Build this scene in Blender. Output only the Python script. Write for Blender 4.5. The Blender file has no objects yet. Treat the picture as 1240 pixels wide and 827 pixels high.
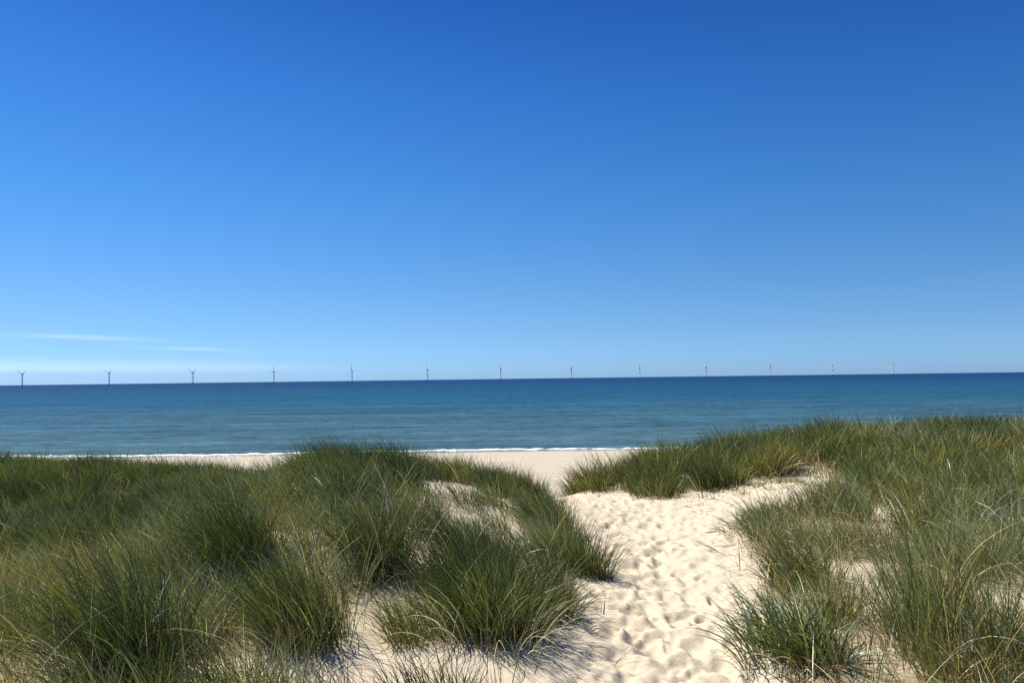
import bpy, bmesh, math
import numpy as np
from mathutils import Vector, Matrix, Euler

rng = np.random.default_rng(20)
R = math.radians
SC = bpy.context.scene
COL = SC.collection

# ------------------------------------------------------------------ helpers
def tag(o, label=None, cat=None, group=None, kind=None):
    if label: o['label'] = label
    if cat: o['category'] = cat
    if group: o['group'] = group
    if kind: o['kind'] = kind
    return o

def link(name, me, mat=None, parent=None):
    o = bpy.data.objects.new(name, me)
    COL.objects.link(o)
    if mat is not None: me.materials.append(mat)
    if parent is not None: o.parent = parent
    return o

def empty(name, loc):
    o = bpy.data.objects.new(name, None)
    o.empty_display_size = 0.2
    COL.objects.link(o); o.location = loc
    return o

def quad_mesh(name, verts, quads, col=None, smooth=True):
    """fast mesh from numpy arrays"""
    me = bpy.data.meshes.new(name)
    nv, nf = len(verts), len(quads)
    k = quads.shape[1]
    me.vertices.add(nv)
    me.vertices.foreach_set('co', np.ascontiguousarray(verts, dtype=np.float32).ravel())
    me.loops.add(nf * k)
    me.loops.foreach_set('vertex_index', np.ascontiguousarray(quads, dtype=np.int32).ravel())
    me.polygons.add(nf)
    me.polygons.foreach_set('loop_start', np.arange(0, nf * k, k, dtype=np.int32))
    me.polygons.foreach_set('use_smooth', np.full(nf, smooth, dtype=bool))
    me.update(calc_edges=True)
    if col is not None:
        a = me.color_attributes.new('tint', 'FLOAT_COLOR', 'POINT')
        c = np.ones((nv, 4), dtype=np.float32); c[:, :3] = col
        a.data.foreach_set('color', c.ravel())
    return me

def vnoise(x, y, seed=0):
    """smooth value noise, about -1..1"""
    xi = np.floor(x).astype(np.int64); yi = np.floor(y).astype(np.int64)
    fx = x - xi; fy = y - yi
    fx = fx * fx * (3 - 2 * fx); fy = fy * fy * (3 - 2 * fy)
    def hsh(a, b):
        n = (a * 374761393 + b * 668265263 + seed * 1442695041) & 0xFFFFFFFF
        n = ((n ^ (n >> 13)) * 1274126177) & 0xFFFFFFFF
        n = n ^ (n >> 16)
        return (n & 0xFFFF) / 32767.5 - 1.0
    a = hsh(xi, yi); b = hsh(xi + 1, yi); c = hsh(xi, yi + 1); d = hsh(xi + 1, yi + 1)
    return (a * (1 - fx) + b * fx) * (1 - fy) + (c * (1 - fx) + d * fx) * fy

def fbm(x, y, oct=4, seed=0):
    s = 0; a = 1.0; t = 0
    for k in range(oct):
        s = s + a * vnoise(x * 2 ** k + 13.7 * k, y * 2 ** k - 7.1 * k, seed + k); t += a; a *= 0.5
    return s / t

def sstep(a, b, x):
    t = np.clip((x - a) / (b - a), 0, 1)
    return t * t * (3 - 2 * t)

# ------------------------------------------------------------------ node helpers
def new_mat(name):
    m = bpy.data.materials.new(name); m.use_nodes = True
    nt = m.node_tree
    for n in list(nt.nodes): nt.nodes.remove(n)
    out = nt.nodes.new('ShaderNodeOutputMaterial')
    return m, nt, out

def N(nt, typ, **kw):
    n = nt.nodes.new(typ)
    for k, v in kw.items():
        if k in n.inputs.keys() if isinstance(k, str) else False:
            n.inputs[k].default_value = v
        else:
            setattr(n, k, v)
    return n

def ramp(nt, fac, stops):
    r = nt.nodes.new('ShaderNodeValToRGB')
    el = r.color_ramp.elements
    while len(el) > 1: el.remove(el[0])
    el[0].position = stops[0][0]; el[0].color = (*stops[0][1], 1)
    for p, c in stops[1:]:
        e = el.new(p); e.color = (*c, 1)
    nt.links.new(fac, r.inputs['Fac'])
    return r.outputs['Color']

def mapping(nt, scale, coord='Object'):
    tc = nt.nodes.new('ShaderNodeTexCoord')
    mp = nt.nodes.new('ShaderNodeMapping'); mp.inputs['Scale'].default_value = scale
    nt.links.new(tc.outputs[coord], mp.inputs['Vector'])
    return mp.outputs['Vector']

def noise(nt, vec, scale, detail=4, rough=0.55):
    n = nt.nodes.new('ShaderNodeTexNoise')
    n.inputs['Scale'].default_value = scale; n.inputs['Detail'].default_value = detail
    n.inputs['Roughness'].default_value = rough
    nt.links.new(vec, n.inputs['Vector'])
    return n.outputs['Fac']

def mixc(nt, fac, a, b, blend='MIX'):
    n = nt.nodes.new('ShaderNodeMix'); n.data_type = 'RGBA'; n.blend_type = blend
    for s, v in ((n.inputs[0], fac), (n.inputs[6], a), (n.inputs[7], b)):
        if hasattr(v, 'is_output'): nt.links.new(v, s)
        elif isinstance(v, tuple): s.default_value = (*v, 1)
        else: s.default_value = v
    return n.outputs[2]

def bump(nt, h, strength, dist, prev=None):
    b = nt.nodes.new('ShaderNodeBump')
    b.inputs['Strength'].default_value = strength; b.inputs['Distance'].default_value = dist
    nt.links.new(h, b.inputs['Height'])
    if prev is not None: nt.links.new(prev, b.inputs['Normal'])
    return b.outputs['Normal']

# ------------------------------------------------------------------ camera
ZC = 12.0                      # eye height above the sea
FPX = 937.0                    # focal length in pixels of the 1240 px wide photograph
PITCH = R(2.75); ROLL = R(0.742)
cam_d = bpy.data.cameras.new('camera'); cam = bpy.data.objects.new('camera', cam_d); COL.objects.link(cam)
cam_d.sensor_width = 36; cam_d.lens = 36 * FPX / 1240
cam_d.clip_start = 0.05; cam_d.clip_end = 400000
cam.location = (0, 0, ZC)
fwd = Vector((0, math.cos(PITCH), math.sin(PITCH)))
rot = fwd.to_track_quat('-Z', 'Y').to_matrix()
rot = rot @ Matrix.Rotation(-ROLL, 3, 'Z')
cam.rotation_euler = rot.to_euler()
SC.camera = cam
CR = np.array(rot)

def ray(px, py):
    v = CR @ np.array([px - 620.0, -(py - 413.5), -FPX])
    return v / np.linalg.norm(v)

# ------------------------------------------------------------------ terrain (h = metres below the eye)
CP = np.array([
 # path
 (0,0,1.62),(0.8,4,1.66),(1.2,6.5,1.72),(1.45,9,1.75),(1.45,11.3,1.79),(1.1,13.2,1.93),(1.8,13.6,1.84),(0.1,13.4,2.2),(-.1,15.5,2.9),(0.6,18,3.4),(0.3,28,5.4),(0,42,7.2),
 # left mound
 (-0.1,4.3,1.54),(-0.8,4.0,1.52),(-0.8,2.8,1.5),(-2,3,1.40),(-0.7,6,1.36),(-1.5,6,1.26),(-1.9,8,1.17),(-1.6,9.5,1.20),(-2.5,9.3,1.23),
 (-0.8,10.4,1.38),(-0.2,8.5,1.44),(0.35,6.5,1.60),(0.35,10,1.62),(0,11.5,1.70),(0,12.6,1.95),(-0.8,12,1.66),(-1.9,11.6,1.5),(-1.9,14,2.3),
 # left side and the hollow behind
 (-3,4.5,1.4),(-3,6.5,1.36),(-3.2,8.5,1.5),(-4.5,6,1.6),(-6,5,1.72),(-6,9,1.92),(-5,12,2.02),(-8,12,2.03),(-12,14,2.06),
 (-9,18,2.17),(-14,20,2.22),(-4,17,2.6),(-3,21,3.5),(-10,26,3.8),(-18,27,3.8),(-18,18,2.15),(-10,5,1.8),
 # behind the camera
 (-3,0,1.4),(-7,0,1.5),(3,0,1.5),(0,-5,1.6),(7,-3,1.4),(-7,-6,1.5),(10,2,1.3),
 # right side
 (1.9,4,1.57),(1.6,2.5,1.56),(2.6,4,1.5),(2.2,6,1.57),(3,6,1.45),(4.2,5,1.4),(3,8,1.5),(2.7,9.5,1.62),(4,9,1.46),(6,8,1.38),
 (3.5,11,1.62),(4.6,12,1.56),(2.5,12,1.76),(2.2,13,1.76),(3,14,1.62),(4.5,14,1.48),(6,12,1.44),(8,14,1.40),(10,15,1.36),
 (7,10,1.38),(9,10,1.35),(12,16,1.36),(5.5,16,1.5),(3,17,2.3),(1.7,15,2.25),(6,20,2.3),(10,21,2.1),(15,20,1.6),(18,22,1.9),(12,27,3.8),(4,26,4.6),(19,29,3.8),
 # foot of the dunes
 (-22,42,7.0),(-10,42,7.1),(10,42,7.1),(22,42,7.0)], dtype=float)

def tps_fit(P):
    n = len(P); d2 = ((P[:, None, :2] - P[None, :, :2]) ** 2).sum(-1)
    K = 0.5 * d2 * np.log(d2 + 1e-9) + np.eye(n) * 0.02
    Q = np.c_[np.ones(n), P[:, :2]]
    A = np.block([[K, Q], [Q.T, np.zeros((3, 3))]])
    return np.linalg.solve(A, np.r_[P[:, 2], 0, 0, 0])
TW = tps_fit(CP)
def tps(x, y):
    out = np.empty(len(x))
    for i in range(0, len(x), 100000):
        xs = x[i:i+100000]; ys = y[i:i+100000]
        d2 = (xs[:, None] - CP[None, :, 0]) ** 2 + (ys[:, None] - CP[None, :, 1]) ** 2
        out[i:i+100000] = (0.5 * d2 * np.log(d2 + 1e-9)) @ TW[:-3] + TW[-3] + TW[-2] * xs + TW[-1] * ys
    return out

def beach_h(x, y):
    h = 7.2 + (y - 45) * (12 - 7.2) / 83.0
    h = h + 0.10 * vnoise(x * 0.03, y * 0.15, 5) + 0.02 * vnoise(x * 0.3, y * 0.8, 6)
    h = h - 0.25 * sstep(66, 69, y + 1.5 * vnoise(x * .05, y * 0, 8)) * (1 - sstep(69, 82, y))      # a low berm
    return h

def smooth_h(x, y):
    x = np.asarray(x, float); y = np.asarray(y, float)
    xc = np.clip(x, -21, 21); yc = np.clip(y, -6, 43)
    h = tps(xc.ravel(), yc.ravel()).reshape(x.shape)
    ox = np.abs(x) - 21
    h = h + 0.35 * sstep(0, 15, ox) * vnoise(x * 0.12, y * 0.12, 3)
    h = h - 0.05 * fbm(x * 0.9, y * 0.9, 3, 11)
    t = sstep(36, 45, y)
    return h * (1 - t) + beach_h(x, y) * t

# regular lookup grid for the grass
GX0, GY0, GS = -24.0, -3.0, 0.08
gx = np.arange(GX0, 24.01, GS); gy = np.arange(GY0, 36.01, GS)
GH = smooth_h(*np.meshgrid(gx, gy))
def gh(x, y):
    u = np.clip((x - GX0) / GS, 0, len(gx) - 1.001); v = np.clip((y - GY0) / GS, 0, len(gy) - 1.001)
    i = u.astype(int); j = v.astype(int); a = u - i; b = v - j
    return (GH[j, i] * (1-a) + GH[j, i+1] * a) * (1-b) + (GH[j+1, i] * (1-a) + GH[j+1, i+1] * a) * b

def at(px, py):
    """the spot of ground a feature of the photograph stands on"""
    d = ray(px, py)
    s = np.linspace(2.0, 60, 6000)
    x = d[0] * s; y = d[1] * s; z = d[2] * s
    k = np.argmax(z < -gh(x, y))
    return float(x[k]), float(y[k])

# the trodden path
PC_Y = np.array([-6, 0, 4.1, 6.6, 9.0, 11.5, 12.2, 12.9, 14, 18, 40])
PC_X = np.array([0.0, 0.3, 0.80, 1.25, 1.50, 1.50, 1.10, .40, .15, 0.0, 0.0])
PC_W = np.array([0.5, 0.5, 0.50, 0.60, 0.90, 0.90, 0.78, .54, .72, 1.0, 1.2])
def path_d(x, y):
    """<0 inside the path, metres from its edge"""
    return np.abs(x - np.interp(y, PC_Y, PC_X)) - np.interp(y, PC_Y, PC_W)

# ---- ground grid: fan round the camera, finer in front and near by
a1 = np.linspace(-R(48), R(48), 1000)
a2 = np.linspace(R(48), R(312), 130)[1:-1]
ang = np.concatenate([a1, a2])
rad = np.concatenate([[0.3, 0.8, 1.3], np.geomspace(1.7, 22, 560), np.geomspace(22, 52, 70)[1:]])
A, D = np.meshgrid(ang, rad)
X = (D * np.sin(A)); Y = (D * np.cos(A))
H = smooth_h(X, Y)
pd = path_d(X, Y)
near = (D < 24) & (np.cos(A) > 0.6)
lump = np.where(near, 1.0, 0.0)
# soft hummocks of loose sand, stronger where feet stirred it
stir = (1 - sstep(-0.15, 0.45, pd)) * lump
H -= lump * (0.022 * fbm(X * 2.3, Y * 2.3, 4, 21) + 0.006 * fbm(X * 11 + Y * 4, Y * 6, 2, 25))
H -= stir * (0.014 * fbm(X * 3.6, Y * 3.2, 4, 31) + 0.006 * fbm(X * 12, Y * 10, 2, 41))
# footprints
nfp = 1500
fy = rng.uniform(2.0, 15.5, nfp * 2)
fx = np.interp(fy, PC_Y, PC_X) + rng.normal(0, 0.62, nfp * 2) * np.interp(fy, PC_Y, PC_W) * 0.85
keep = path_d(fx, fy) < 0.18
fx, fy = fx[keep], fy[keep]
Xf, Yf, Hf = X.ravel(), Y.ravel(), H.ravel()
idx_near = np.nonzero((stir.ravel() > 0.001) & (Yf > 1.5) & (Yf < 16.5))[0]
order = np.argsort(Yf[idx_near]); idx_near = idx_near[order]; ysort = Yf[idx_near]
WX = 0.035 * fbm(Xf * 6, Yf * 6, 2, 33) ; WY = 0.045 * fbm(Xf * 6, Yf * 6, 2, 35)
for k in range(len(fx)):
    lo, hi = np.searchsorted(ysort, [fy[k] - 0.4, fy[k] + 0.4])
    ii = idx_near[lo:hi]
    th = rng.normal(0, 0.45) + (math.pi if rng.random() < .5 else 0)
    dx = Xf[ii] - fx[k] + WX[ii]; dy = Yf[ii] - fy[k] + WY[ii]
    sz = rng.uniform(0.75, 1.15)
    u = (dx * math.cos(th) + dy * math.sin(th)) / (0.066 * sz)
    v = (-dx * math.sin(th) + dy * math.cos(th)) / (0.130 * sz)
    r = np.sqrt(u * u + v * v + 0.25 * u * v)
    dep = rng.uniform(0.004, 0.017)
    prof = (1 - sstep(0.45, 1.15, r)) * (1 + 0.35 * np.sign(v) * np.minimum(np.abs(v), 1)) - 0.20 * np.exp(-((r - 1.35) / 0.28) ** 2)
    m = r < 2.4
    prof *= 1 - 0.45 * np.exp(-((v + 0.15) / 0.22) ** 2) * (r < 1.0)        # the arch between heel and toe
    # a print wipes out part of what lay under it
    Hf[ii[m]] += dep * prof[m]
H = Hf.reshape(X.shape)
# crusty little ledges of the sand bank on the right
bank = np.exp(-(((X - 3.9) / 1.5) ** 2 + ((Y - 11.7) / 0.9) ** 2)) * (1 - sstep(0.25, -0.1, pd))
H -= bank * (0.05 * np.abs(fbm(X * 7, Y * 7, 3, 51)) + 0.035 * fbm(X * 13, Y * 13, 2, 55))
Z = ZC - H
nr, na = X.shape
V = np.stack([X, Y, Z], -1).reshape(-1, 3)
j, i = np.meshgrid(np.arange(nr - 1), np.arange(na), indexing='ij')
i2 = (i + 1) % na
Q = np.stack([j * na + i, (j + 1) * na + i, (j + 1) * na + i2, j * na + i2], -1).reshape(-1, 4)
Q = Q[:, ::-1]
fc = V[Q].mean(1)
on_path = (path_d(fc[:, 0], fc[:, 1]) + 0.18 * fbm(fc[:, 0] * 2.5, fc[:, 1] * 2.5, 3, 61) < 0.12) & (fc[:, 1] < 16)
def sub_mesh(name, V, Q, col=None):
    u, inv = np.unique(Q.ravel(), return_inverse=True)
    return quad_mesh(name, V[u], inv.reshape(Q.shape), None if col is None else col[u])

def sand_material(name, stirred):
    m, nt, out = new_mat(name)
    bs = nt.nodes.new('ShaderNodeBsdfPrincipled')
    v = mapping(nt, (1, 1, 1))
    n1 = noise(nt, v, 1.3, 5); n2 = noise(nt, v, 38, 4, 0.7); n3 = noise(nt, v, 420, 3, 0.8)
    c = ramp(nt, n1, [(0.3, (0.53, 0.455, 0.335)), (0.7, (0.60, 0.52, 0.390))])
    c = mixc(nt, 0.5, c, ramp(nt, n2, [(0.3, (0.48, 0.405, 0.285)), (0.65, (0.62, 0.54, 0.405))]))
    c = mixc(nt, 0.35, c, ramp(nt, n3, [(0.33, (0.30, 0.25, 0.18)), (0.55, (0.60, 0.52, 0.390)), (0.75, (0.64, 0.57, 0.44))]))
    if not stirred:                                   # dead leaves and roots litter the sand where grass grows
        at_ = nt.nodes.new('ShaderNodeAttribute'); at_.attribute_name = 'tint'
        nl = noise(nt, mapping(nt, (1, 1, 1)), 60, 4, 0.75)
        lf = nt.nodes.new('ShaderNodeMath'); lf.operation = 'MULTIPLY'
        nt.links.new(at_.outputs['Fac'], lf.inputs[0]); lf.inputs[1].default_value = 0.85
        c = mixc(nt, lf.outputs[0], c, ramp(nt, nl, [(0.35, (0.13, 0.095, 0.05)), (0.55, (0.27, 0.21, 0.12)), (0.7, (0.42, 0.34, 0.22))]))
    nt.links.new(c, bs.inputs['Base Color'])
    bs.inputs['Roughness'].default_value = 0.95; bs.inputs['Specular IOR Level'].default_value = 0.15
    nn = bump(nt, noise(nt, v, 9, 4, 0.6), 0.35 if stirred else 0.25, 0.03)
    nn = bump(nt, noise(nt, v, 45, 4, 0.7), 0.35, 0.008, nn)
    nn = bump(nt, n3, 0.35, 0.0015, nn)
    nt.links.new(nn, bs.inputs['Normal'])
    nt.links.new(bs.outputs[0], out.inputs['Surface'])
    return m
M_path = sand_material('loose trodden sand', True)
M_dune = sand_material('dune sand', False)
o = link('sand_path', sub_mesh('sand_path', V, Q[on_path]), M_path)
tag(o, 'pale sandy footpath full of footprints leading between the dunes to the beach', 'path', kind='structure')

# ------------------------------------------------------------------ beach
xs = np.concatenate([np.linspace(-6000, -240, 60), np.linspace(-220, 220, 420), np.linspace(240, 6000, 60)])
ys = np.concatenate([np.linspace(36, 150, 240), [200]])
BX, BY = np.meshgrid(xs, ys)
BH = beach_h(BX, BY) + 0.25 * (1 - sstep(36, 46, BY)) * 4
# wheel tracks and trodden ripples along the shore
BH += (BY < 126) * 0.025 * vnoise(BX * 0.25, BY * 1.6, 71)
BV = np.stack([BX, BY, ZC - BH], -1).reshape(-1, 3)
def grid_quads(nr, nc):
    j, i = np.meshgrid(np.arange(nr - 1), np.arange(nc - 1), indexing='ij')
    return np.stack([j * nc + i, j * nc + i + 1, (j + 1) * nc + i + 1, (j + 1) * nc + i], -1).reshape(-1, 4)
m, nt, out = new_mat('beach sand')
bs = nt.nodes.new('ShaderNodeBsdfPrincipled')
v1 = mapping(nt, (0.02, 0.35, 1)); v2 = mapping(nt, (0.25, 1.5, 1))
n1 = noise(nt, v1, 1.0, 5, 0.6); n2 = noise(nt, v2, 1.0, 5, 0.7)
c = ramp(nt, n1, [(0.32, (0.36, 0.295, 0.205)), (0.46, (0.46, 0.40, 0.30)), (0.7, (0.51, 0.45, 0.345))])
c = mixc(nt, 0.4, c, ramp(nt, n2, [(0.3, (0.34, 0.29, 0.22)), (0.7, (0.52, 0.46, 0.35))]))
sep = nt.nodes.new('ShaderNodeSeparateXYZ'); tc = nt.nodes.new('ShaderNodeTexCoord')
nt.links.new(tc.outputs['Object'], sep.inputs[0])
mr = nt.nodes.new('ShaderNodeMapRange')
mr.inputs[1].default_value = 0.35; mr.inputs[2].default_value = 0.08; mr.inputs[3].default_value = 0; mr.inputs[4].default_value = 0.6
nt.links.new(sep.outputs['Z'], mr.inputs[0])
c = mixc(nt, mr.outputs[0], c, (0.22, 0.18, 0.135))      # sand wetted by the swash
nt.links.new(c, bs.inputs['Base Color']); bs.inputs['Roughness'].default_value = 0.9
bs.inputs['Specular IOR Level'].default_value = 0.2
nt.links.new(bump(nt, n2, 0.4, 0.05), bs.inputs['Normal'])
nt.links.new(bs.outputs[0], out.inputs['Surface'])
o = link('beach', quad_mesh('beach', BV, grid_quads(*BX.shape)), m)
tag(o, 'wide flat sand beach between the dunes and the sea', 'beach', kind='structure')

# ------------------------------------------------------------------ sea
shore = 127.0
yy = shore - 6 + np.concatenate([np.arange(0, 60, 0.6), np.geomspace(60, 700, 260), np.geomspace(720, 120000, 60)])
xn = np.linspace(-1, 1, 700)
SX = xn[None, :] * (yy[:, None] * 0.9 + 60)
SY = np.repeat(yy[:, None], len(xn), 1)
amp = sstep(0, 40, SY - shore) * (1 - sstep(350, 700, SY))
SZ = amp * (0.16 * vnoise(SX * 0.05 + 3, SY * 0.17, 81) + 0.09 * vnoise(SX * 0.16, SY * 0.4, 82) + .05 * vnoise(SX * 0.5, SY * 1.0, 83))
SV = np.stack([SX, SY, SZ], -1).reshape(-1, 3)
m, nt, out = new_mat('sea water')
bs = nt.nodes.new('ShaderNodeBsdfPrincipled')
tc = nt.nodes.new('ShaderNodeTexCoord'); sep = nt.nodes.new('ShaderNodeSeparateXYZ')
nt.links.new(tc.outputs['Object'], sep.inputs[0])
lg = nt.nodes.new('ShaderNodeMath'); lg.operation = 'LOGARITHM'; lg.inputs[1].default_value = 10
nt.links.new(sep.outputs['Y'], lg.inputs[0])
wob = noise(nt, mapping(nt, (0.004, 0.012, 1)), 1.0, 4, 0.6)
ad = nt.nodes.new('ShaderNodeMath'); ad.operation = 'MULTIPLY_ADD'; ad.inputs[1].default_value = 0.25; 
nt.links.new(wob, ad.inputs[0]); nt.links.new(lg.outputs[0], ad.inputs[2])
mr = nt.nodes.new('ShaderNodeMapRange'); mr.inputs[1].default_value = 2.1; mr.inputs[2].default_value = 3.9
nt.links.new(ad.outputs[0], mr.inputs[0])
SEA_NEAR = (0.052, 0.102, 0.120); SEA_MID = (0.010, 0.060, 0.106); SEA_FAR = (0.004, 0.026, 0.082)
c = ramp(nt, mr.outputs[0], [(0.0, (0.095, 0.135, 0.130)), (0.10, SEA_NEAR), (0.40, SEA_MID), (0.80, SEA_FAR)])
st = noise(nt, mapping(nt, (0.010, 0.06, 1)), 1.0, 6, 0.65)
c = mixc(nt, 0.55, c, ramp(nt, st, [(0.35, (0.22, 0.25, 0.27)), (0.65, (0.80, 0.80, 0.77))]), 'OVERLAY')
st2 = noise(nt, mapping(nt, (0.07, 0.30, 1)), 1.0, 6, 0.75)
st3 = noise(nt, mapping(nt, (0.30, 0.42, 1)), 1.0, 5, 0.7)
c = mixc(nt, 0.45, c, ramp(nt, st3, [(0.36, (0.25, 0.27, 0.29)), (0.64, (0.78, 0.78, 0.77))]), 'OVERLAY')  # ripple reflections painted into the water colour, this layer and the next
c = mixc(nt, 0.55, c, ramp(nt, st2, [(0.38, (0.25, 0.28, 0.30)), (0.62, (0.78, 0.78, 0.76))]), 'OVERLAY')
nt.links.new(c, bs.inputs['Base Color'])
bs.inputs['Roughness'].default_value = 0.34; bs.inputs['IOR'].default_value = 1.33
bs.inputs['Specular IOR Level'].default_value = 0.015
w1 = noise(nt, mapping(nt, (0.35, 0.9, 1)), 1.0, 6, 0.65)
w2 = noise(nt, mapping(nt, (0.05, 0.16, 1)), 1.0, 4, 0.6)
nn = bump(nt, w2, 0.7, 0.8); nn = bump(nt, w1, 0.6, 0.22, nn)
nt.links.new(nn, bs.inputs['Normal'])
nt.links.new(bs.outputs[0], out.inputs['Surface'])
o = link('sea', quad_mesh('sea', SV, grid_quads(*SX.shape)), m)
tag(o, 'blue sea with small ripples reaching to the flat horizon', 'sea', kind='structure')

# ------------------------------------------------------------------ surf
m, nt, out = new_mat('foam')
bs = nt.nodes.new('ShaderNodeBsdfPrincipled')
bs.inputs['Base Color'].default_value = (0.82, 0.84, 0.85, 1); bs.inputs['Roughness'].default_value = 0.8
nz = noise(nt, mapping(nt, (0.5, 1.1, 1)), 1.6, 6, 0.7)
nt.links.new(bump(nt, nz, 0.8, 0.2), bs.inputs['Normal'])
nt.links.new(bs.outputs[0], out.inputs['Surface'])
M_foam = m
def surf(name, y0, wid, hgt, gap, seed, label, dens=0.0, x0=-260, x1=260):
    """a rolling line of foam: lumpy ridges with gaps, built as closed little mounds above the water"""
    xs = np.arange(x0, x1, 0.35); v = np.linspace(-1, 1, 9)
    U, W = np.meshgrid(xs, v)
    centre = y0 + 1.6 * vnoise(U * 0.045, U * 0, seed) + 0.5 * vnoise(U * 0.3, U * 0, seed + 1)
    env = sstep(gap - 0.25, gap + 0.25, 0.7 * vnoise(U * 0.05 + 5, U * 0, seed + 2) + 0.5 * vnoise(U * 0.28, U * 0, seed + 3))
    wloc = wid * (0.35 + 0.65 * env) * (1 + 0.35 * vnoise(U * .8, U * 0, seed + 4))
    Yw = centre + W * wloc + 0.25 * vnoise(U * 1.3, W * 2, seed + 5)
    Zw = -0.16 + (1 - W * W) * (hgt * env * (1 + 0.5 * vnoise(U * 1.1, W * 1.5, seed + 6)) + 0.15 * sstep(.02, .3, env)) 
    me = quad_mesh(name, np.stack([U, Yw, Zw], -1).reshape(-1, 3), grid_quads(*U.shape))
    tag(link(name, me, M_foam), label, 'surf', kind='stuff')
surf('surf', shore + 3.2, 0.9, 0.20, -0.95, 90, 'white line of breaking surf along the edge of the beach')
surf('foam', shore - 0.6, 1.1, 0.10, -0.25, 120, 'thin sheet of white foam running up the sand in front of the surf line')

# ------------------------------------------------------------------ grass
def blades(base, az, tilt, curl, length, width, twist, c0, c1, nseg):
    """ribbons: base (N,3) ... c0 / c1 colours at foot and tip -> verts, quads, colours"""
    n = len(base)
    t = np.linspace(0, 1, nseg + 1)
    th = tilt[:, None] + curl[:, None] * t[None, :] ** 1.25
    th = np.minimum(th, 2.3)
    thm = 0.5 * (th[:, 1:] + th[:, :-1])
    st = length[:, None] / nseg
    hor = np.concatenate([np.zeros((n, 1)), np.cumsum(np.sin(thm) * st, 1)], 1)
    ver = np.concatenate([np.zeros((n, 1)), np.cumsum(np.cos(thm) * st, 1)], 1)
    ca, sa = np.cos(az)[:, None], np.sin(az)[:, None]
    side_wob = (twist * 0.06)[:, None] * t[None, :] ** 2 * length[:, None]
    px = base[:, 0, None] + hor * ca - side_wob * sa
    py = base[:, 1, None] + hor * sa + side_wob * ca
    pz = base[:, 2, None] + ver
    g = ZC - gh(px, py) + 0.004
    pz[:, 1:] = np.maximum(pz[:, 1:], g[:, 1:])
    P = np.stack([px, py, pz], -1)
    side = np.stack([-sa + 0 * th, ca + 0 * th, 0 * th], -1)
    nrm = np.stack([-np.cos(th) * ca, -np.cos(th) * sa, np.sin(th)], -1)
    tw = twist[:, None, None] * 0.9 + (t * 0.9)[None, :, None] * np.sign(twist)[:, None, None]
    s = side * np.cos(tw) + nrm * np.sin(tw)
    wprof = np.array([0.75 + 0.25 * min(1, k * 4) for k in t]) * (1 - t ** 2.2) + 0.06
    hw = 0.5 * width[:, None, None] * wprof[None, :, None]
    VV = np.stack([P - s * hw, P + s * hw], 2).reshape(-1, 3)
    k = np.arange(nseg)
    q = np.stack([2*k, 2*k+1, 2*k+3, 2*k+2], -1)
    QQ = (np.arange(n)[:, None, None] * (2 * (nseg + 1)) + q[None]).reshape(-1, 4)
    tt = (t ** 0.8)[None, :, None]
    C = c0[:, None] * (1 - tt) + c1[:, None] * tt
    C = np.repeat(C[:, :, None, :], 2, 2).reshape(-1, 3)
    return VV, QQ, C

class Grass:
    def __init__(s): s.p = []
    def add(s, **k): s.p.append(k)
    def arrays(s):
        return {k: np.concatenate([d[k] for d in s.p]) for k in s.p[0]}
    def build(s, name, mat, parent=None, origin=(0, 0, 0)):
        a = s.arrays()
        dist = np.hypot(a['base'][:, 0], a['base'][:, 1])
        VS, QS, CS = [], [], []; off = 0
        for lo, hi, ns in ((0, 7.0, 6), (7.0, 13, 4), (13, 1e9, 3)):
            mk = (dist >= lo) & (dist < hi)
            if not mk.any(): continue
            v, q, c = blades(nseg=ns, **{k: x[mk] for k, x in a.items()})
            VS.append(v); QS.append(q + off); CS.append(c); off += len(v)
        V = np.concatenate(VS) - np.array(origin)
        return link(name, quad_mesh(name, V, np.concatenate(QS), np.concatenate(CS)), mat, parent)

# tones: foot colour, tip colour (linear leaf colours, tips lightened to look sunlit)
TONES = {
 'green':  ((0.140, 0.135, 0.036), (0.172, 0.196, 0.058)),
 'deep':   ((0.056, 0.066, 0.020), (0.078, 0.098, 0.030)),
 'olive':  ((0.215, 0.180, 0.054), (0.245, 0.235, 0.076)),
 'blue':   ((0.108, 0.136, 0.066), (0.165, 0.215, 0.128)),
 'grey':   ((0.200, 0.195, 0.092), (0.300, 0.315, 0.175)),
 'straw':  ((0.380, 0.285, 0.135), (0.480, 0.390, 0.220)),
 'pale':   ((0.430, 0.380, 0.240), (0.600, 0.570, 0.430)),  # pale dry leaves, also glints of sun put into the leaf colour
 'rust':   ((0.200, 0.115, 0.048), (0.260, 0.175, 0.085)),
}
WIND = np.array([-0.50, 0.03])

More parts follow.
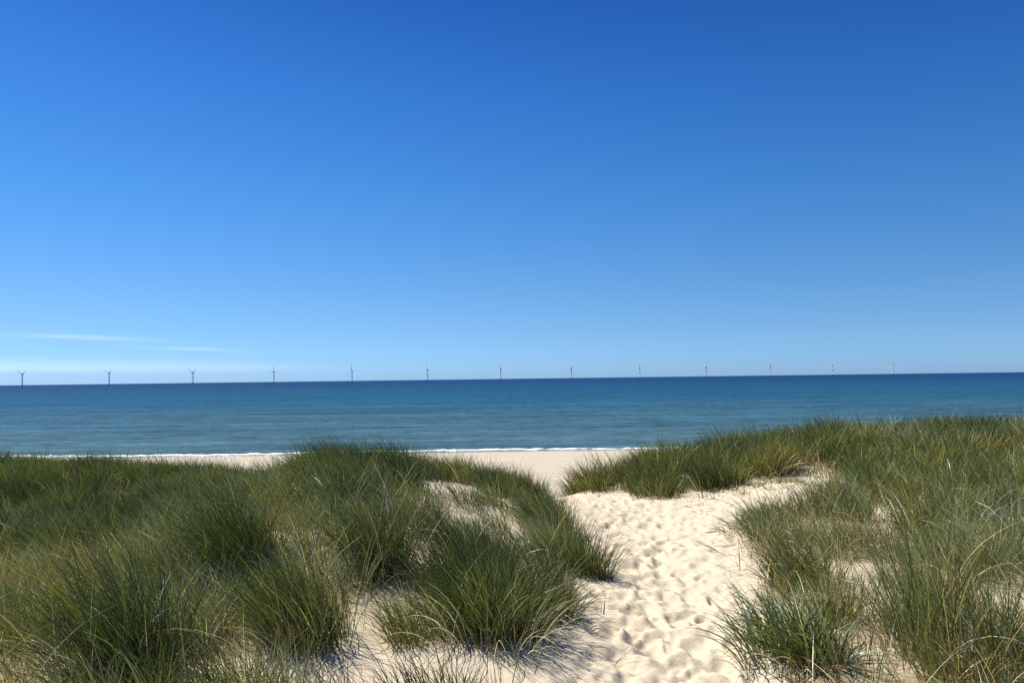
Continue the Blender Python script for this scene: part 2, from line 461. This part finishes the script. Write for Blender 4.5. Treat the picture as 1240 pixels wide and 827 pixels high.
def tuft(G, x, y, r, n, L, wind=1.0, spread=0.75, tone='green', wid=0.0046, curl=0.85, flat=0.0, windv=None):
    n = int(n)
    if n < 1: return
    a = rng.uniform(0, 2 * np.pi, n); rr = r * np.sqrt(rng.random(n)) 
    bx = x + rr * np.cos(a); by = y + rr * np.sin(a)
    wv = WIND if windv is None else np.array(windv)
    out = (rr / max(r, 1e-3))[:, None] * np.stack([np.cos(a), np.sin(a)], -1)
    v = out * spread * rng.uniform(0.35, 1.1, (n, 1)) + wv * wind * rng.uniform(0.4, 1.35, (n, 1)) + rng.normal(0, 0.30, (n, 2))
    mag = np.hypot(v[:, 0], v[:, 1])
    az = np.arctan2(v[:, 1], v[:, 0])
    d = math.hypot(x, y)
    ln = L * (1 - 0.30 * out[:, 0] ** 2 - 0.30 * out[:, 1] ** 2) * rng.normal(1.0, 0.17, n).clip(0.45, 1.5)
    c0, c1 = (np.array(c) for c in TONES[tone])
    val = np.exp(rng.normal(0, 0.42, (n, 1))).clip(0.4, 2.2); hue = rng.normal(0, 0.12, (n, 1))
    tint = np.concatenate([val * (1 + hue), val, val * (1 - hue * 0.8)], 1)
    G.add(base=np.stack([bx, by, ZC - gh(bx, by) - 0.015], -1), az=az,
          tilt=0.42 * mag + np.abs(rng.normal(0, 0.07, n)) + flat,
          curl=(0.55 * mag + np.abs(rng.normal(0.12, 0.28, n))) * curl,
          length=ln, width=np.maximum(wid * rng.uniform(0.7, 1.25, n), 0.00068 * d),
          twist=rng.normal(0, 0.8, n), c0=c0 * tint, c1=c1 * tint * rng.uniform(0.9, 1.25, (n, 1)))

def grass_material(name):
    m, nt, out = new_mat(name)
    at_ = nt.nodes.new('ShaderNodeAttribute'); at_.attribute_name = 'tint'
    bs = nt.nodes.new('ShaderNodeBsdfPrincipled')
    nt.links.new(at_.outputs['Color'], bs.inputs['Base Color'])
    bs.inputs['Roughness'].default_value = 0.36; bs.inputs['Specular IOR Level'].default_value = 0.42
    tr = nt.nodes.new('ShaderNodeBsdfTranslucent')
    tcol = mixc(nt, 1.0, at_.outputs['Color'], (1.0, 1.15, 0.45), 'MULTIPLY')
    nt.links.new(tcol, tr.inputs['Color'])
    mx = nt.nodes.new('ShaderNodeMixShader'); mx.inputs[0].default_value = 0.17
    nt.links.new(bs.outputs[0], mx.inputs[1]); nt.links.new(tr.outputs[0], mx.inputs[2])
    nt.links.new(mx.outputs[0], out.inputs['Surface'])
    return m
M_grass = grass_material('marram leaf')

# ---- where nothing or little grows: spots of the photograph turned into places on the ground
BARE = []   # (x, y, rx, ry, strength)
for px, py, rx, ry, s in [
    (548, 584, .5, .5, .8), (585, 600, .4, .5, .75), (520, 578, .35, .3, .8), (560, 625, .25, .35, .5),
    (505, 690, .30, .50, .92), (480, 740, .3, .35, .7), (530, 660, .25, .35, .6),
    (440, 818, .5, .36, 1), (400, 800, .32, .28, .95), (520, 805, .45, .35, 1), (330, 822, .4, .22, .9), (590, 822, .5, .32, 1), (660, 800, .45, .36, 1),
    (700, 760, .32, .35, 1), (712, 728, .2, .25, .9), (650, 700, .2, .3, .35), (690, 640, .22, .4, .5), (640, 622, .35, .4, .5),
    (400, 690, .25, .35, .45), (600, 640, .5, .6, .5), (530, 612, .45, .5, .65), (600, 620, .45, .5, .6),
    (168, 602, .38, 1.3, 1), (128, 626, .25, .8, .85), (262, 582, .40, 1.2, 1), (95, 632, .2, .6, .7), (215, 640, .2, .35, .5), 
    (880, 600, 1.3, .8, 1), (960, 583, .9, .8, 1), (830, 600, .6, .5, 1), (880, 620, .7, .7, 1), (900, 690, .25, .5, 1), (860, 660, .3, .8, 1), (875, 740, .15, .5, 1),
    (930, 610, .6, .4, .8), (1000, 580, .5, .4, .6),
    (1030, 690, .25, .3, .75), (1000, 735, .18, .2, .5), (1080, 720, .25, .3, .35), (1060, 790, .2, .2, .4), (1220, 720, .3, .3, .4)]:
    x, y = at(px, py)
    BARE.append((x, y, rx, ry, s))
BARE += [(-.6, 9.3, .6, .9, .72), (.05, 9.7, .45, .7, .72), (-.4, 7.3, .65, 1.0, .55), (3.7, 10.5, 1.3, 1.0, .9), (2.9, 9.6, .7, .8, .9)]
BARE += [(.34, 13.2, .54, 1.1, 1), (.35, 15.5, .9, 1.8, 1), (.2, 18.5, 1.2, 2.2, .9)]
BARE = np.array(BARE)
def grow(x, y):
    g = np.ones_like(x)
    for bx, by, rx, ry, s in BARE:
        r = np.sqrt(((x - bx) / rx) ** 2 + ((y - by) / ry) ** 2)
        g *= 1 - s * (1 - sstep(0.55, 1.25, r + 0.45 * fbm(x * 2.2, y * 2.2, 2, 77)))
    g *= sstep(0.02, 0.22, path_d(x, y))
    return g

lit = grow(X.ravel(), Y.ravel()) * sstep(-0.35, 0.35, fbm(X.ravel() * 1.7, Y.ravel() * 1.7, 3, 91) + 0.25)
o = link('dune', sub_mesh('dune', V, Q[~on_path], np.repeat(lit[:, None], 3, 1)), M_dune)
tag(o, 'pale sand of the dunes under the marram grass on both sides of the path', 'dune', kind='structure')

def in_view(x, y, pad=1.3):
    return (np.abs(x) < y * 0.72 + pad) & (y > 2.0)

# ---- the tussocks one can tell apart
def tussock(px, py, label, r, n, L, tone='green', dry=0.10, dry_tone='straw', **kw):
    x, y = at(px, py)
    root = empty('grass_tussock', (x, y, ZC - float(gh(np.array([x]), np.array([y]))[0])))
    tag(root, label, 'grass tussock', 'single tussocks of dune grass')
    G = Grass(); ns = 7 if n > 200 else 1
    for q in range(ns):                                # several crowded shoots rather than one neat fan
        a = rng.uniform(0, 2 * math.pi); o_ = r * 0.75 * math.sqrt(rng.random()) * (ns > 1)
        kw3 = dict(kw); kw3['wind'] = kw.get('wind', 1) * rng.uniform(.5, 1.5)
        tuft(G, x + o_ * math.cos(a), y + o_ * math.sin(a), r * rng.uniform(.4, .7), n / ns * rng.uniform(.6, 1.4), L * rng.uniform(.72, 1.1),
             tone=tone if q % 3 else ('deep' if tone == 'green' else 'green' if tone in ('deep', 'blue') else tone), **kw3)
    o = G.build('leaves', M_grass, root, root.location); o['kind'] = 'stuff'
    G = Grass(); kw2 = dict(kw); kw2['curl'] = kw.get('curl', 1) * 1.5; kw2['wind'] = kw.get('wind', 1) * 0.6; kw2['spread'] = kw.get('spread', .75) * 1.3
    tuft(G, x, y, r * 1.1, max(6, n * dry), L * 0.75, tone=dry_tone, **kw2)
    o = G.build('dry_leaves', M_grass, root, root.location); o['kind'] = 'stuff'
    BARE_T.append((x, y, r))
    return root
BARE_T = []
tussock(590, 770, 'big bushy green tussock left of the path casting a dark shadow on the sand', .34, 900, .64, 'green', .16, 'pale', wind=.3, spread=.9)
tussock(655, 745, 'low straw mixed tussock drooping toward the path beside the big bushy one', .20, 320, .45, 'green', .55, 'pale', wind=-.2, spread=.9, curl=1.4)
tussock(372, 782, 'dark tussock arching far to the left above the shaded sand at the bottom edge', .24, 760, .64, 'deep', .05, 'straw', wind=1.15, spread=.55)
tussock(455, 690, 'dark upright tussock at the edge of the bare sandy patch on the left mound', .22, 600, .70, 'deep', .06, wind=.6, spread=.6)
tussock(405, 574, 'dark windswept tussock crowning the left mound against the sea', .48, 900, .42, 'deep', .04, wind=.4, spread=.7)
tussock(495, 570, 'dark tussock on the right shoulder of the mound top above the white sand patch', .36, 650, .42, 'deep', .05, wind=.4, spread=.7)
tussock(308, 690, 'dark tussock swept to the left high on the near left mound', .30, 800, .75, 'deep', .05, wind=1.3, spread=.5)
tussock(712, 694, 'small dense tussock tapering onto the path from its left edge', .17, 420, .40, 'green', .05, wind=.1, spread=.9)
tussock(690, 672, 'short green tussock just behind the one that tapers onto the path', .20, 420, .40, 'green', .05, wind=.3, spread=.8)
tussock(606, 602, 'small tuft alone on the bare crest left of the gap to the beach', .26, 420, .34, 'green', .08, wind=.2, spread=.7)
tussock(645, 607, 'low tuft at the very lip of the path where the beach shows through', .20, 160, .16, 'green', .15, wind=-.3, spread=1.1)
tussock(960, 795, 'blue green broad bladed tussock drooping over the right edge of the path', .26, 380, .52, 'blue', .06, 'pale', wind=.75, spread=.85, wid=.0095, curl=1.3)
tussock(975, 705, 'dense dark tussock leaning to the path behind the broad bladed one', .22, 480, .46, 'green', .05, wind=.9, spread=.8, wid=.0045)
tussock(915, 650, 'low blue green tuft spreading over the sand on the right of the path', .30, 300, .34, 'blue', .06, wind=.9, spread=1.0, wid=.0045, curl=1.2)
tussock(905, 812, 'tiny sprig of grass standing in the sand at the bottom right of the path', .05, 24, .26, 'green', .1, wind=.6, spread=1.3, wid=.005)
tussock(868, 590, 'dark domed tussock above the crusty sand bank across the path', .42, 800, .60, 'deep', .08, 'straw', wind=.2, spread=.9)
tussock(800, 600, 'dark green tussock at the foot of the right dune where the path dips', .38, 520, .48, 'deep', .04, wind=.2, spread=.8)
tussock(935, 574, 'brown tipped tussock with a black hollow beside it above the sand bank', .38, 900, .62, 'olive', .12, 'straw', wind=.2, spread=.9)
tussock(1045, 545, 'straw coloured tuft on the skyline of the right dune', .35, 380, .55, 'straw', .6, 'straw', wind=1.1, spread=.6)
tussock(1165, 800, 'stand of tall upright dark stalks near the bottom right', .30, 260, .82, 'deep', .18, 'straw', wind=.25, spread=.35, curl=.5, wid=.005)
tussock(236, 765, 'pale glinting tussock with many bent dry leaves between the dark ones at bottom left', .32, 520, .44, 'grey', .40, 'pale', wind=.8, spread=.8)  # its glints are painted with the lighter leaf tones
tussock(150, 735, 'brownish olive tussock full of dry straw behind the shaggy bottom left one', .36, 560, .46, 'olive', .30, 'straw', wind=.7, spread=.8)
tussock(250, 705, 'mid green tussock below the one swept to the left on the near left mound', .32, 520, .46, 'green', .12, 'straw', wind=.9, spread=.7)
tussock(130, 815, 'dark shaggy tussock leaning left in the bottom left of the dune', .32, 1000, .72, 'deep', .06, 'pale', wind=1.3, spread=.5)

# ---- the closed cover of grass: left dune, right dune
def cover(name, label, cond, tone_fn, kd=1.0, kl=1.0):
    G = Grass()
    def scatter(x0, x1, y0, y1, per_m2, blades_n, L, r, lowest=0.12):
        if y1 < 13: per_m2 = per_m2 * kd; L = L * kl
        n = int((x1 - x0) * (y1 - y0) * per_m2)
        x = rng.uniform(x0, x1, n); y = rng.uniform(y0, y1, n)
        g = grow(x, y) * in_view(x, y) * cond(x, y)
        big = fbm(x * 0.55, y * 0.55, 3, 201)
        g = g * np.clip(1.0 + 0.22 * big, 0.6, 1.25)
        ok = rng.random(n) < g
        for xx, yy_, gg, b in zip(x[ok], y[ok], g[ok], big[ok]):
            tone, wind, Lk, nk = tone_fn(xx, yy_, b)
            tuft(G, xx, yy_, r * rng.uniform(.7, 1.4), blades_n * nk * rng.uniform(.5, 1.4) * (0.35 + .65 * min(1, gg)), L * Lk * rng.uniform(.75, 1.15) * (0.40 + 0.60 * min(1, gg)),
                 wind=wind * rng.uniform(.6, 1.3), spread=rng.uniform(.5, .95), tone=tone)
    scatter(-7, 7, 2.2, 7.5, 4.8, 205, .48, .17)            # tussocks
    scatter(-7, 7, 2.2, 7.5, 9, 36, .40, .13)
    scatter(-7, 7, 2.2, 7.5, 44, 11, .26, .10)              # thatch between them
    scatter(-11, 11, 7.5, 12.5, 4.1, 205, .51, .21)
    scatter(-11, 11, 7.5, 12.5, 8, 50, .44, .16)
    scatter(-11, 11, 7.5, 12.5, 24, 15, .30, .12)
    scatter(-16, 17, 12.5, 19, 2.6, 190, .60, .32)
    scatter(-16, 17, 12.5, 19, 6, 50, .42, .22)
    scatter(-24, 24, 19, 31, 1.6, 130, .60, .42)
    scatter(-24, 24, 19, 31, 3, 45, .42, .34)
    # stray single leaves, dead straw and pale leaves coloured as glints, between the tussocks
    def strays(x0, x1, y0, y1, per_m2, tone, L, curl, spread):
        n = int((x1 - x0) * (y1 - y0) * per_m2)
        x = rng.uniform(x0, x1, n); y = rng.uniform(y0, y1, n)
        g = (0.25 + 0.75 * grow(x, y)) * (path_d(x, y) > 0.12) * in_view(x, y) * cond(x, y)
        g *= sstep(-0.5, 0.6, fbm(x * 0.8, y * 0.8, 2, 230 + len(tone)))
        for xx, yy_ in zip(x[rng.random(n) < g], y[rng.random(n) < g]) if False else np.stack([x, y], -1)[rng.random(n) < g]:
            tuft(G, xx, yy_, .08, rng.integers(3, 9), L * rng.uniform(.6, 1.2), wind=.5, spread=spread, tone=tone, curl=curl)
    strays(-7, 7, 2.2, 8, 14, 'straw', .50, 1.6, 1.2)
    strays(-7, 7, 2.2, 8, 14, 'pale', .42, 2.2, 1.4)
    strays(-7, 7, 2.2, 8, 4, 'pale', .65, 1.6, 1.1)
    strays(-7, 7, 2.2, 8, 14, 'grey', .50, 1.3, 1.0)
    strays(-7, 7, 2.2, 8, 8, 'rust', .30, 1.2, 1.0)
    strays(-11, 11, 8, 16, 7, 'straw', .50, 1.3, 1.1)
    strays(-11, 11, 8, 16, 5, 'grey', .50, 1.3, 1.0)
    o = G.build(name, M_grass)
    tag(o, label, 'grass', kind='stuff')
    return o

def pick(u, *pairs):
    for t, p in pairs:
        if u < p: return t
        u -= p
    return pairs[-1][0]
def tone_left(x, y, b):
    u = rng.random()
    if y > 10.5: return pick(u, ('green', .45), ('olive', .15), ('deep', .35), ('grey', .05)), 0.5, 1.0, 1.0
    if b > 0.12: return pick(u, ('deep', .7), ('green', .2), ('grey', .1)), 1.15, 1.10, 1.3
    if b < -0.12: return pick(u, ('olive', .3), ('green', .2), ('grey', .44), ('straw', .06)), 0.9, .82, .8
    return pick(u, ('green', .4), ('deep', .25), ('grey', .2), ('olive', .15)), 1.0, .95, 1.0
def tone_right(x, y, b):
    u = rng.random()
    if y > 11.5 and x < 6: return pick(u, ('green', .45), ('deep', .3), ('olive', .25)), 0.2, 1.0, 1.1
    if y < 7.8: return pick(u, ('grey', .3), ('blue', .17), ('green', .33), ('olive', .2)), 0.3, 0.95, .78
    return pick(u, ('green', .45), ('olive', .25), ('deep', .15), ('grey', .15)), 0.45, .95, .95
cover('marram_grass', 'thick windswept marram grass covering the dune on the left of the path',
      lambda x, y: x < np.interp(y, PC_Y, PC_X), tone_left, 1.4, .95)
cover('marram_grass', 'marram grass covering the rising dune on the right of the path',
      lambda x, y: x > np.interp(y, PC_Y, PC_X), tone_right, .95, .82)
# ---- sparse sprouts on the crusty bank
G = Grass()
for k in range(170):
    x = rng.normal(4.0, 1.1); y = rng.normal(11.7, .55)
    if path_d(np.array([x]), np.array([y]))[0] < 0.25: continue
    tuft(G, x, y, .07, rng.integers(4, 14), rng.uniform(.06, .2), wind=.3, spread=1.4, tone=rng.choice(['olive', 'grey', 'green']))
tag(G.build('grass_sprouts', M_grass), 'sparse short sprouts on the crusty sand bank below the right dune', 'sprouts', kind='stuff')
# ---- bits of dead leaf blown along the edges of the path and over the bare sand
G = Grass()
n = 1500
yy_ = rng.uniform(3.0, 11.5, n); side = rng.choice([-1, 1], n)
xx = np.interp(yy_, PC_Y, PC_X) + side * (np.interp(yy_, PC_Y, PC_W) + rng.exponential(.35, n) - .12)
G.add(base=np.stack([xx, yy_, ZC - gh(xx, yy_) + .006], -1), az=rng.uniform(0, 2 * np.pi, n), tilt=rng.uniform(1.35, 1.6, n), curl=rng.normal(.1, .2, n),
      length=rng.exponential(.06, n).clip(.02, .25), width=np.maximum(rng.uniform(.0025, .005, n), .0006 * yy_), twist=rng.normal(0, .6, n),
      c0=np.array([[.16, .12, .065]]) * np.exp(rng.normal(0, .4, (n, 1))), c1=np.array([[.22, .17, .10]]) * np.exp(rng.normal(0, .4, (n, 1))))
tag(G.build('plant_litter', M_grass), 'scattered bits of dead leaf on the sand along the edges of the path', 'litter', kind='stuff')
# ---- loose dark stalks lying on the sand by the right edge of the path
for (px, py, L, azd, tl, lab) in [
    (852, 664, .42, -25, 1.35, 'longest dark dead stalk lying on the sand at the right of the path'),
    (845, 645, .26, -40, 1.3, 'short dead stalk on the sand nearest to the crusty bank'),
    (872, 668, .36, 150, 1.2, 'dark dead stalk pointing at the low blue green tuft'),
    (897, 690, .30, 100, .35, 'thin stalk standing upright in bare sand before the dense dark tussock'),
    (731, 742, .14, 60, .25, 'small brown stalk sticking up beside the left edge of the path')]:
    x, y = at(px, py)
    z = ZC - float(gh(np.array([x]), np.array([y]))[0])
    G = Grass(); n = 3
    G.add(base=np.array([[x, y, z - .01]] * n) + rng.normal(0, .012, (n, 3)) * [1, 1, 0], az=R(azd) + rng.normal(0, .22, n), tilt=np.full(n, tl), curl=rng.normal(.2, .12, n),
          length=L * rng.uniform(.7, 1.1, n), width=np.full(n, .007), twist=rng.normal(0, .5, n),
          c0=np.tile([[.06, .05, .03]], (n, 1)), c1=np.tile([[.09, .075, .045]], (n, 1)))
    o = G.build('dry_stalk', M_grass, None, (x, y, z)); o.location = (x, y, z)
    tag(o, lab, 'dry stalk', 'dead stalks lying on the sand')

# ------------------------------------------------------------------ wind turbines far out at sea
m, nt, out = new_mat('turbine paint')
bs = nt.nodes.new('ShaderNodeBsdfPrincipled')
nz = noise(nt, mapping(nt, (0.2, 0.2, 0.05)), 1.0, 3)
nt.links.new(ramp(nt, nz, [(0.3, (0.58, 0.60, 0.62)), (0.7, (0.64, 0.66, 0.68))]), bs.inputs['Base Color'])
bs.inputs['Roughness'].default_value = 0.45
nt.links.new(bs.outputs[0], out.inputs['Surface']); M_turb = m

def lathe(rings, n=20, cap=True):
    bm = bmesh.new(); prev = None
    for r, z in rings:
        ring = [bm.verts.new((r * math.cos(2 * math.pi * k / n), r * math.sin(2 * math.pi * k / n), z)) for k in range(n)]
        if prev:
            for k in range(n): bm.faces.new((prev[k], prev[(k + 1) % n], ring[(k + 1) % n], ring[k]))
        elif cap: bm.faces.new(ring[::-1])
        prev = ring
    if cap: bm.faces.new(prev)
    return bm
def mesh_of(name, bm, smooth=True):
    me = bpy.data.meshes.new(name); bmesh.ops.recalc_face_normals(bm, faces=bm.faces); bm.to_mesh(me); bm.free()
    for p in me.polygons: p.use_smooth = smooth
    return me
HUB = 108.0
me_tower = mesh_of('tower', lathe([(4.6, -12), (4.6, 16), (5.6, 16.1), (5.6, 17.2), (4.2, 17.3), (3.9, 50), (3.2, 85), (2.7, HUB - 3.2)]))
bm = bmesh.new(); bmesh.ops.create_cube(bm, size=1.0)
for v in bm.verts:
    v.co = Vector((v.co.x * 7.5, v.co.y * 20 + 4, v.co.z * 7.5))
    if v.co.y > 8: v.co.x *= 0.8; v.co.z = v.co.z * 0.8 + 0.5
bmesh.ops.bevel(bm, geom=bm.edges[:], offset=1.0, segments=3, affect='EDGES')
me_nac = mesh_of('nacelle', bm)
bm = lathe([(0.3, 4.2), (1.8, 3.4), (2.9, 1.5), (3.1, -1), (2.9, -2.6)], 18)
bmesh.ops.rotate(bm, verts=bm.verts, matrix=Matrix.Rotation(R(90), 3, 'X'))
me_hub = mesh_of('hub', bm)
# one blade along +Z: round root, then a tapering twisted aerofoil
bm = bmesh.new(); prev = None
for z, ch, th_, tw in [(1.5, 3.6, 3.6, 0), (6, 3.7, 3.4, 5), (16, 6.4, 1.9, 18), (30, 5.2, 1.2, 12), (50, 3.8, .75, 6), (68, 2.7, .45, 2), (79, 1.6, .25, 0), (82, .4, .1, 0)]:
    ring = []
    for k in range(12):
        a = 2 * math.pi * k / 12
        p = Matrix.Rotation(R(tw), 3, 'Z') @ Vector((ch * .5 * math.cos(a) + ch * .12, th_ * .5 * math.sin(a) - 0.0006 * z * z, 0))
        ring.append(bm.verts.new((p.x, p.y, z)))
    if prev:
        for k in range(12): bm.faces.new((prev[k], prev[(k+1) % 12], ring[(k+1) % 12], ring[k]))
    else: bm.faces.new(ring[::-1])
    prev = ring
bm.faces.new(prev)
me_blade = mesh_of('blade', bm)
for me in (me_tower, me_nac, me_hub, me_blade): me.materials.append(M_turb)

def ob(name, me, parent):
    o = bpy.data.objects.new(name, me); COL.objects.link(o); o.parent = parent; return o
Y0 = 7000.0
ORD = ['leftmost', 'second', 'third', 'fourth', 'fifth', 'sixth', 'seventh', 'eighth', 'ninth', 'tenth', 'eleventh', 'twelfth', 'last and rightmost']
ANG = [62, 58, 62, 20, 5, 2, 40, 58, 30, 75, 35, 8, 10]
YAW = [54, 60, 58, 64, 62, 68, 62, 56, 62, 64, 62, 70, 62]
for k in range(13):
    # the farm is one straight, evenly spaced row that recedes toward the right
    px = 96.2 * k - 593; wk = 1 + 0.01825 * k
    y = Y0 * wk; x = px * Y0 / FPX
    root = empty('wind_turbine', (x, y, 0)); root.empty_display_size = 30
    root.rotation_euler = (0, 0, math.atan2(-x, y) - R(YAW[k]))
    if k == 12: lab = 'last and rightmost offshore wind turbine in the row, smallest and palest of all'
    elif k == 0: lab = 'leftmost offshore wind turbine in the row, largest, two blades raised in a wide V'
    else: lab = '%s offshore wind turbine counted from the left end of the row on the horizon' % ORD[k]
    tag(root, lab, 'wind turbine', 'wind turbines in a row along the horizon')
    ob('tower', me_tower, root)
    ob('nacelle', me_nac, root).location = (0, 0, HUB)
    rt = bpy.data.objects.new('rotor', me_hub); COL.objects.link(rt); rt.parent = root
    rt.location = (0, -8.5, HUB); rt.rotation_euler = (0, R(ANG[k]), 0)
    for b in range(3):
        bl = ob('blade', me_blade, rt); bl.rotation_euler = (0, R(120 * b), 0)

# ------------------------------------------------------------------ thin cirrus low on the left
def cirrus_material(strength, sx, sy, lo, hi):
  m, nt, out = new_mat('thin cirrus')
  tr = nt.nodes.new('ShaderNodeBsdfTransparent'); df = nt.nodes.new('ShaderNodeBsdfTranslucent')
  df.inputs['Color'].default_value = (0.9, 0.9, 0.9, 1)
  tc = nt.nodes.new('ShaderNodeTexCoord')
  mp = nt.nodes.new('ShaderNodeMapping'); mp.inputs['Scale'].default_value = (1, 1, 0)
  nt.links.new(tc.outputs['Object'], mp.inputs['Vector'])
  ln_ = nt.nodes.new('ShaderNodeVectorMath'); ln_.operation = 'LENGTH'; nt.links.new(mp.outputs[0], ln_.inputs[0])
  fall = nt.nodes.new('ShaderNodeMapRange'); fall.interpolation_type = 'SMOOTHSTEP'
  fall.inputs[1].default_value = 1.0; fall.inputs[2].default_value = 0.1; nt.links.new(ln_.outputs['Value'], fall.inputs[0])
  mp2 = nt.nodes.new('ShaderNodeMapping'); mp2.inputs['Scale'].default_value = (sx, sy, 1); mp2.inputs['Rotation'].default_value = (0, 0, R(8))
  nt.links.new(tc.outputs['Object'], mp2.inputs['Vector'])
  nz = noise(nt, mp2.outputs[0], 1.0, 6, 0.6)
  nr_ = nt.nodes.new('ShaderNodeMapRange'); nr_.inputs[1].default_value = lo; nr_.inputs[2].default_value = hi
  nt.links.new(nz, nr_.inputs[0])
  mu = nt.nodes.new('ShaderNodeMath'); mu.operation = 'MULTIPLY'; nt.links.new(fall.outputs[0], mu.inputs[0]); nt.links.new(nr_.outputs[0], mu.inputs[1])
  mu2 = nt.nodes.new('ShaderNodeMath'); mu2.operation = 'MULTIPLY'; mu2.inputs[1].default_value = strength; nt.links.new(mu.outputs[0], mu2.inputs[0])
  mx = nt.nodes.new('ShaderNodeMixShader'); nt.links.new(mu2.outputs[0], mx.inputs[0]); nt.links.new(tr.outputs[0], mx.inputs[1]); nt.links.new(df.outputs[0], mx.inputs[2])
  nt.links.new(mx.outputs[0], out.inputs['Surface'])
  return m
M_cirrus = cirrus_material(0.24, 1.6, 2.6, .40, .72); M_veil = cirrus_material(0.17, 0.5, 0.8, .2, .65)
def cloud(px, py, alt, rx, ry, rz, label, mat):
    """a thin lens-shaped layer of ice cloud, flat below and domed above"""
    d = ray(px, py); s = alt / d[2]
    n = 40; a = np.linspace(0, 2 * np.pi, n, endpoint=False)
    rr = np.linspace(0.02, 1, 14)
    AA, RR = np.meshgrid(a, rr)
    top = np.stack([RR * np.cos(AA), RR * np.sin(AA), (1 - RR ** 2) * (1 + 0.3 * vnoise(3 * RR * np.cos(AA), 3 * RR * np.sin(AA), 7))], -1)
    j, i = np.meshgrid(np.arange(len(rr) - 1), np.arange(n), indexing='ij'); i2 = (i + 1) % n
    q = np.stack([j*n+i, j*n+i2, (j+1)*n+i2, (j+1)*n+i], -1).reshape(-1, 4)
    o = link('cirrus_cloud', quad_mesh('cirrus_cloud', top.reshape(-1, 3), q), mat)
    o.location = (d[0] * s, d[1] * s, alt + ZC); o.scale = (rx, ry, 500); o.rotation_euler = (0, 0, R(rz))
    o.visible_shadow = True
    tag(o, label, 'cloud', 'thin cirrus clouds low over the sea')
cloud(88, 410, 6500, 24000, 7600, 62, 'long thin white cirrus streak above the leftmost two wind turbines', M_cirrus)
cloud(235, 424, 6500, 24000, 6500, 70, 'shorter fainter cirrus streak above the third wind turbine', M_cirrus)
cloud(30, 448, 2500, 62000, 95000, 0, 'broad pale veil of cirrus close above the horizon at the far left', M_veil)

# ------------------------------------------------------------------ light
SUN_EL, SUN_AZ = R(52), R(-52)            # azimuth from straight ahead, to the left
sv = Vector((math.sin(SUN_AZ) * math.cos(SUN_EL), math.cos(SUN_AZ) * math.cos(SUN_EL), math.sin(SUN_EL)))
sd = bpy.data.lights.new('sun', 'SUN'); sd.energy = 4.6; sd.angle = R(0.53); sd.color = (1.0, 0.94, 0.84)
so = bpy.data.objects.new('sun', sd); COL.objects.link(so); so.rotation_euler = sv.to_track_quat('Z', 'Y').to_euler(); so.location = (-60, 50, 120)
w = bpy.data.worlds.new('World'); SC.world = w; w.use_nodes = True
nt = w.node_tree
for n in list(nt.nodes): nt.nodes.remove(n)
out = nt.nodes.new('ShaderNodeOutputWorld'); bg = nt.nodes.new('ShaderNodeBackground')
sky = nt.nodes.new('ShaderNodeTexSky'); sky.sky_type = 'NISHITA'; sky.sun_disc = False
sky.sun_elevation = SUN_EL; sky.sun_rotation = SUN_AZ
sky.altitude = 0; sky.air_density = 1.0; sky.dust_density = 0.3; sky.ozone_density = 3.0
hs = nt.nodes.new('ShaderNodeHueSaturation'); hs.inputs['Saturation'].default_value = 1.15
hs.inputs['Saturation'].default_value = 1.0
# the phone camera's deep polarised-looking blue: grade the sky by height above the horizon
wtc = nt.nodes.new('ShaderNodeTexCoord'); wsp = nt.nodes.new('ShaderNodeSeparateXYZ'); nt.links.new(wtc.outputs['Generated'], wsp.inputs[0])
grade = ramp(nt, wsp.outputs['Z'], [(0.0, (.335, .585, 1.18)), (.022, (.310, .570, 1.09)), (.062, (.290, .505, .865)), (.115, (.265, .485, .768)),
    (.229, (.188, .468, .77)), (.344, (.128, .400, .76)), (.446, (.085, .305, .665)), (1.0, (.09, .30, .62))])
skyc = mixc(nt, 1.0, sky.outputs[0], grade, 'MULTIPLY')
nt.links.new(skyc, hs.inputs['Color']); nt.links.new(hs.outputs[0], bg.inputs['Color'])
bg.inputs['Strength'].default_value = 0.09
nt.links.new(bg.outputs[0], out.inputs['Surface'])

# ------------------------------------------------------------------ render settings
SC.render.engine = 'CYCLES'
SC.view_settings.view_transform = 'Standard'; SC.view_settings.look = 'None'
SC.view_settings.gamma = 1; SC.view_settings.exposure = 0.7
SC.cycles.use_denoising = False
SC.cycles.max_bounces = 6; SC.cycles.diffuse_bounces = 3; SC.cycles.transparent_max_bounces = 16
